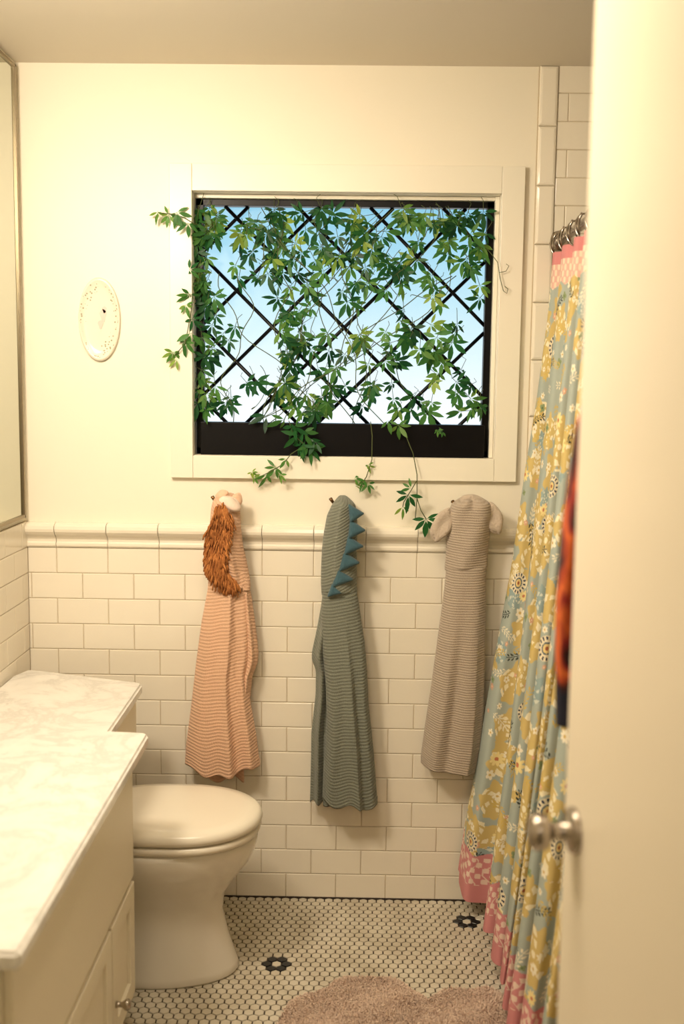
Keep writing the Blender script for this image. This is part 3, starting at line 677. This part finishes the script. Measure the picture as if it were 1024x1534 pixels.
while c<42000:
    x=random.uniform(-.24,.54); y=random.uniform(-1.38,-.44) if random.random()<.3 else random.uniform(-.82,-.44); h=rh(x,y)
    if h<=0: continue
    c+=1; z=.003+.017*min(1,h/.12)**.5; L_=random.uniform(.010,.018)
    cx_=math.sin(x*31+y*17)*.6; cy_=math.cos(x*23-y*29)*.6
    d=Vector((cx_+random.gauss(0,.4),cy_+random.gauss(0,.4),.7)).normalized(); w=Vector((random.gauss(0,1),random.gauss(0,1),0)).normalized()*.0018
    p=Vector((x,y,z)); b0=len(V); V+= [p-w,p+w,p+d*L_*.6+w*.8+Vector((0,0,.002)),p+d*L_*.6-w*.8+Vector((0,0,.002)),p+d*L_-Vector((0,0,.003))]
    F+= [(b0,b0+1,b0+2,b0+3),(b0+3,b0+2,b0+4)]
mesh('rug_pile',V,F,M_rug,rug)

# ------------------------------------------------------------ world + lights
w=bpy.data.worlds.new('sky'); S.world=w; w.use_nodes=True; nt=w.node_tree; bg=nt.nodes['Background']; L=nt.links.new
tc=nt.nodes.new('ShaderNodeTexCoord'); sp_=nt.nodes.new('ShaderNodeSeparateXYZ'); L(tc.outputs['Generated'],sp_.inputs[0])
mr=nt.nodes.new('ShaderNodeMapRange'); mr.inputs['From Min'].default_value=-.1; mr.inputs['From Max'].default_value=.3; L(sp_.outputs['Z'],mr.inputs['Value'])
r=nt.nodes.new('ShaderNodeValToRGB'); e=r.color_ramp.elements
def pz(z): return (z+.1)/.4
e[0].position=0; e[0].color=(*lin((246,253,255)),1); e[1].position=1; e[1].color=(*lin((90,148,182)),1)
for z,c in ((-.02,(242,252,255)),(.03,(218,240,248)),(.08,(188,226,240)),(.13,(158,210,232)),(.17,(134,194,220))): k=e.new(pz(z)); k.color=(*lin(c),1)
L(mr.outputs[0],r.inputs[0]); L(r.outputs[0],bg.inputs[0]); bg.inputs[1].default_value=1.15
def area(name,loc,rot,size,power,c,sy=None):
    l=bpy.data.lights.new(name,'AREA'); l.energy=power; l.color=c; l.size=size
    if sy: l.shape='RECTANGLE'; l.size_y=sy
    o=bpy.data.objects.new(name,l); S.collection.objects.link(o); o.location=loc
    d=Vector(rot)-Vector(loc); o.rotation_euler=d.to_track_quat('-Z','Y').to_euler(); return o
W1=(1,.845,.655)
area('vanity_lamp',(-.82,-1.45,2.22),(-.25,0,1.28),.28,23,W1)
area('ceiling_fill',(-.2,-1.5,2.44),(-.2,-1.5,0),.5,15,W1)  # general warm fill added under the ceiling, not a known fixture
area('hall_fill',(-.3,-3.9,2.40),(-.3,-2.0,1.2),.7,11,W1)  # unseen fill light added in the hall behind the camera

# ------------------------------------------------------------ camera
cam=bpy.data.cameras.new('camera'); co=bpy.data.objects.new('camera',cam); S.collection.objects.link(co)
cam.sensor_fit='VERTICAL'; cam.sensor_height=36; cam.sensor_width=24; cam.lens=1600/1534*36
psi,th,ro=math.radians(.74),math.radians(6.67),math.radians(.7)
R=Matrix.Rotation(psi,3,'Z')@Matrix.Rotation(math.pi/2-th,3,'X')@Matrix.Rotation(ro,3,'Z')
co.matrix_world=Matrix.Translation((0,-3.15,1.57))@R.to_4x4()
cam.dof.use_dof=True; cam.dof.focus_distance=3.12; cam.dof.aperture_fstop=2.0; cam.clip_start=.02
S.camera=co
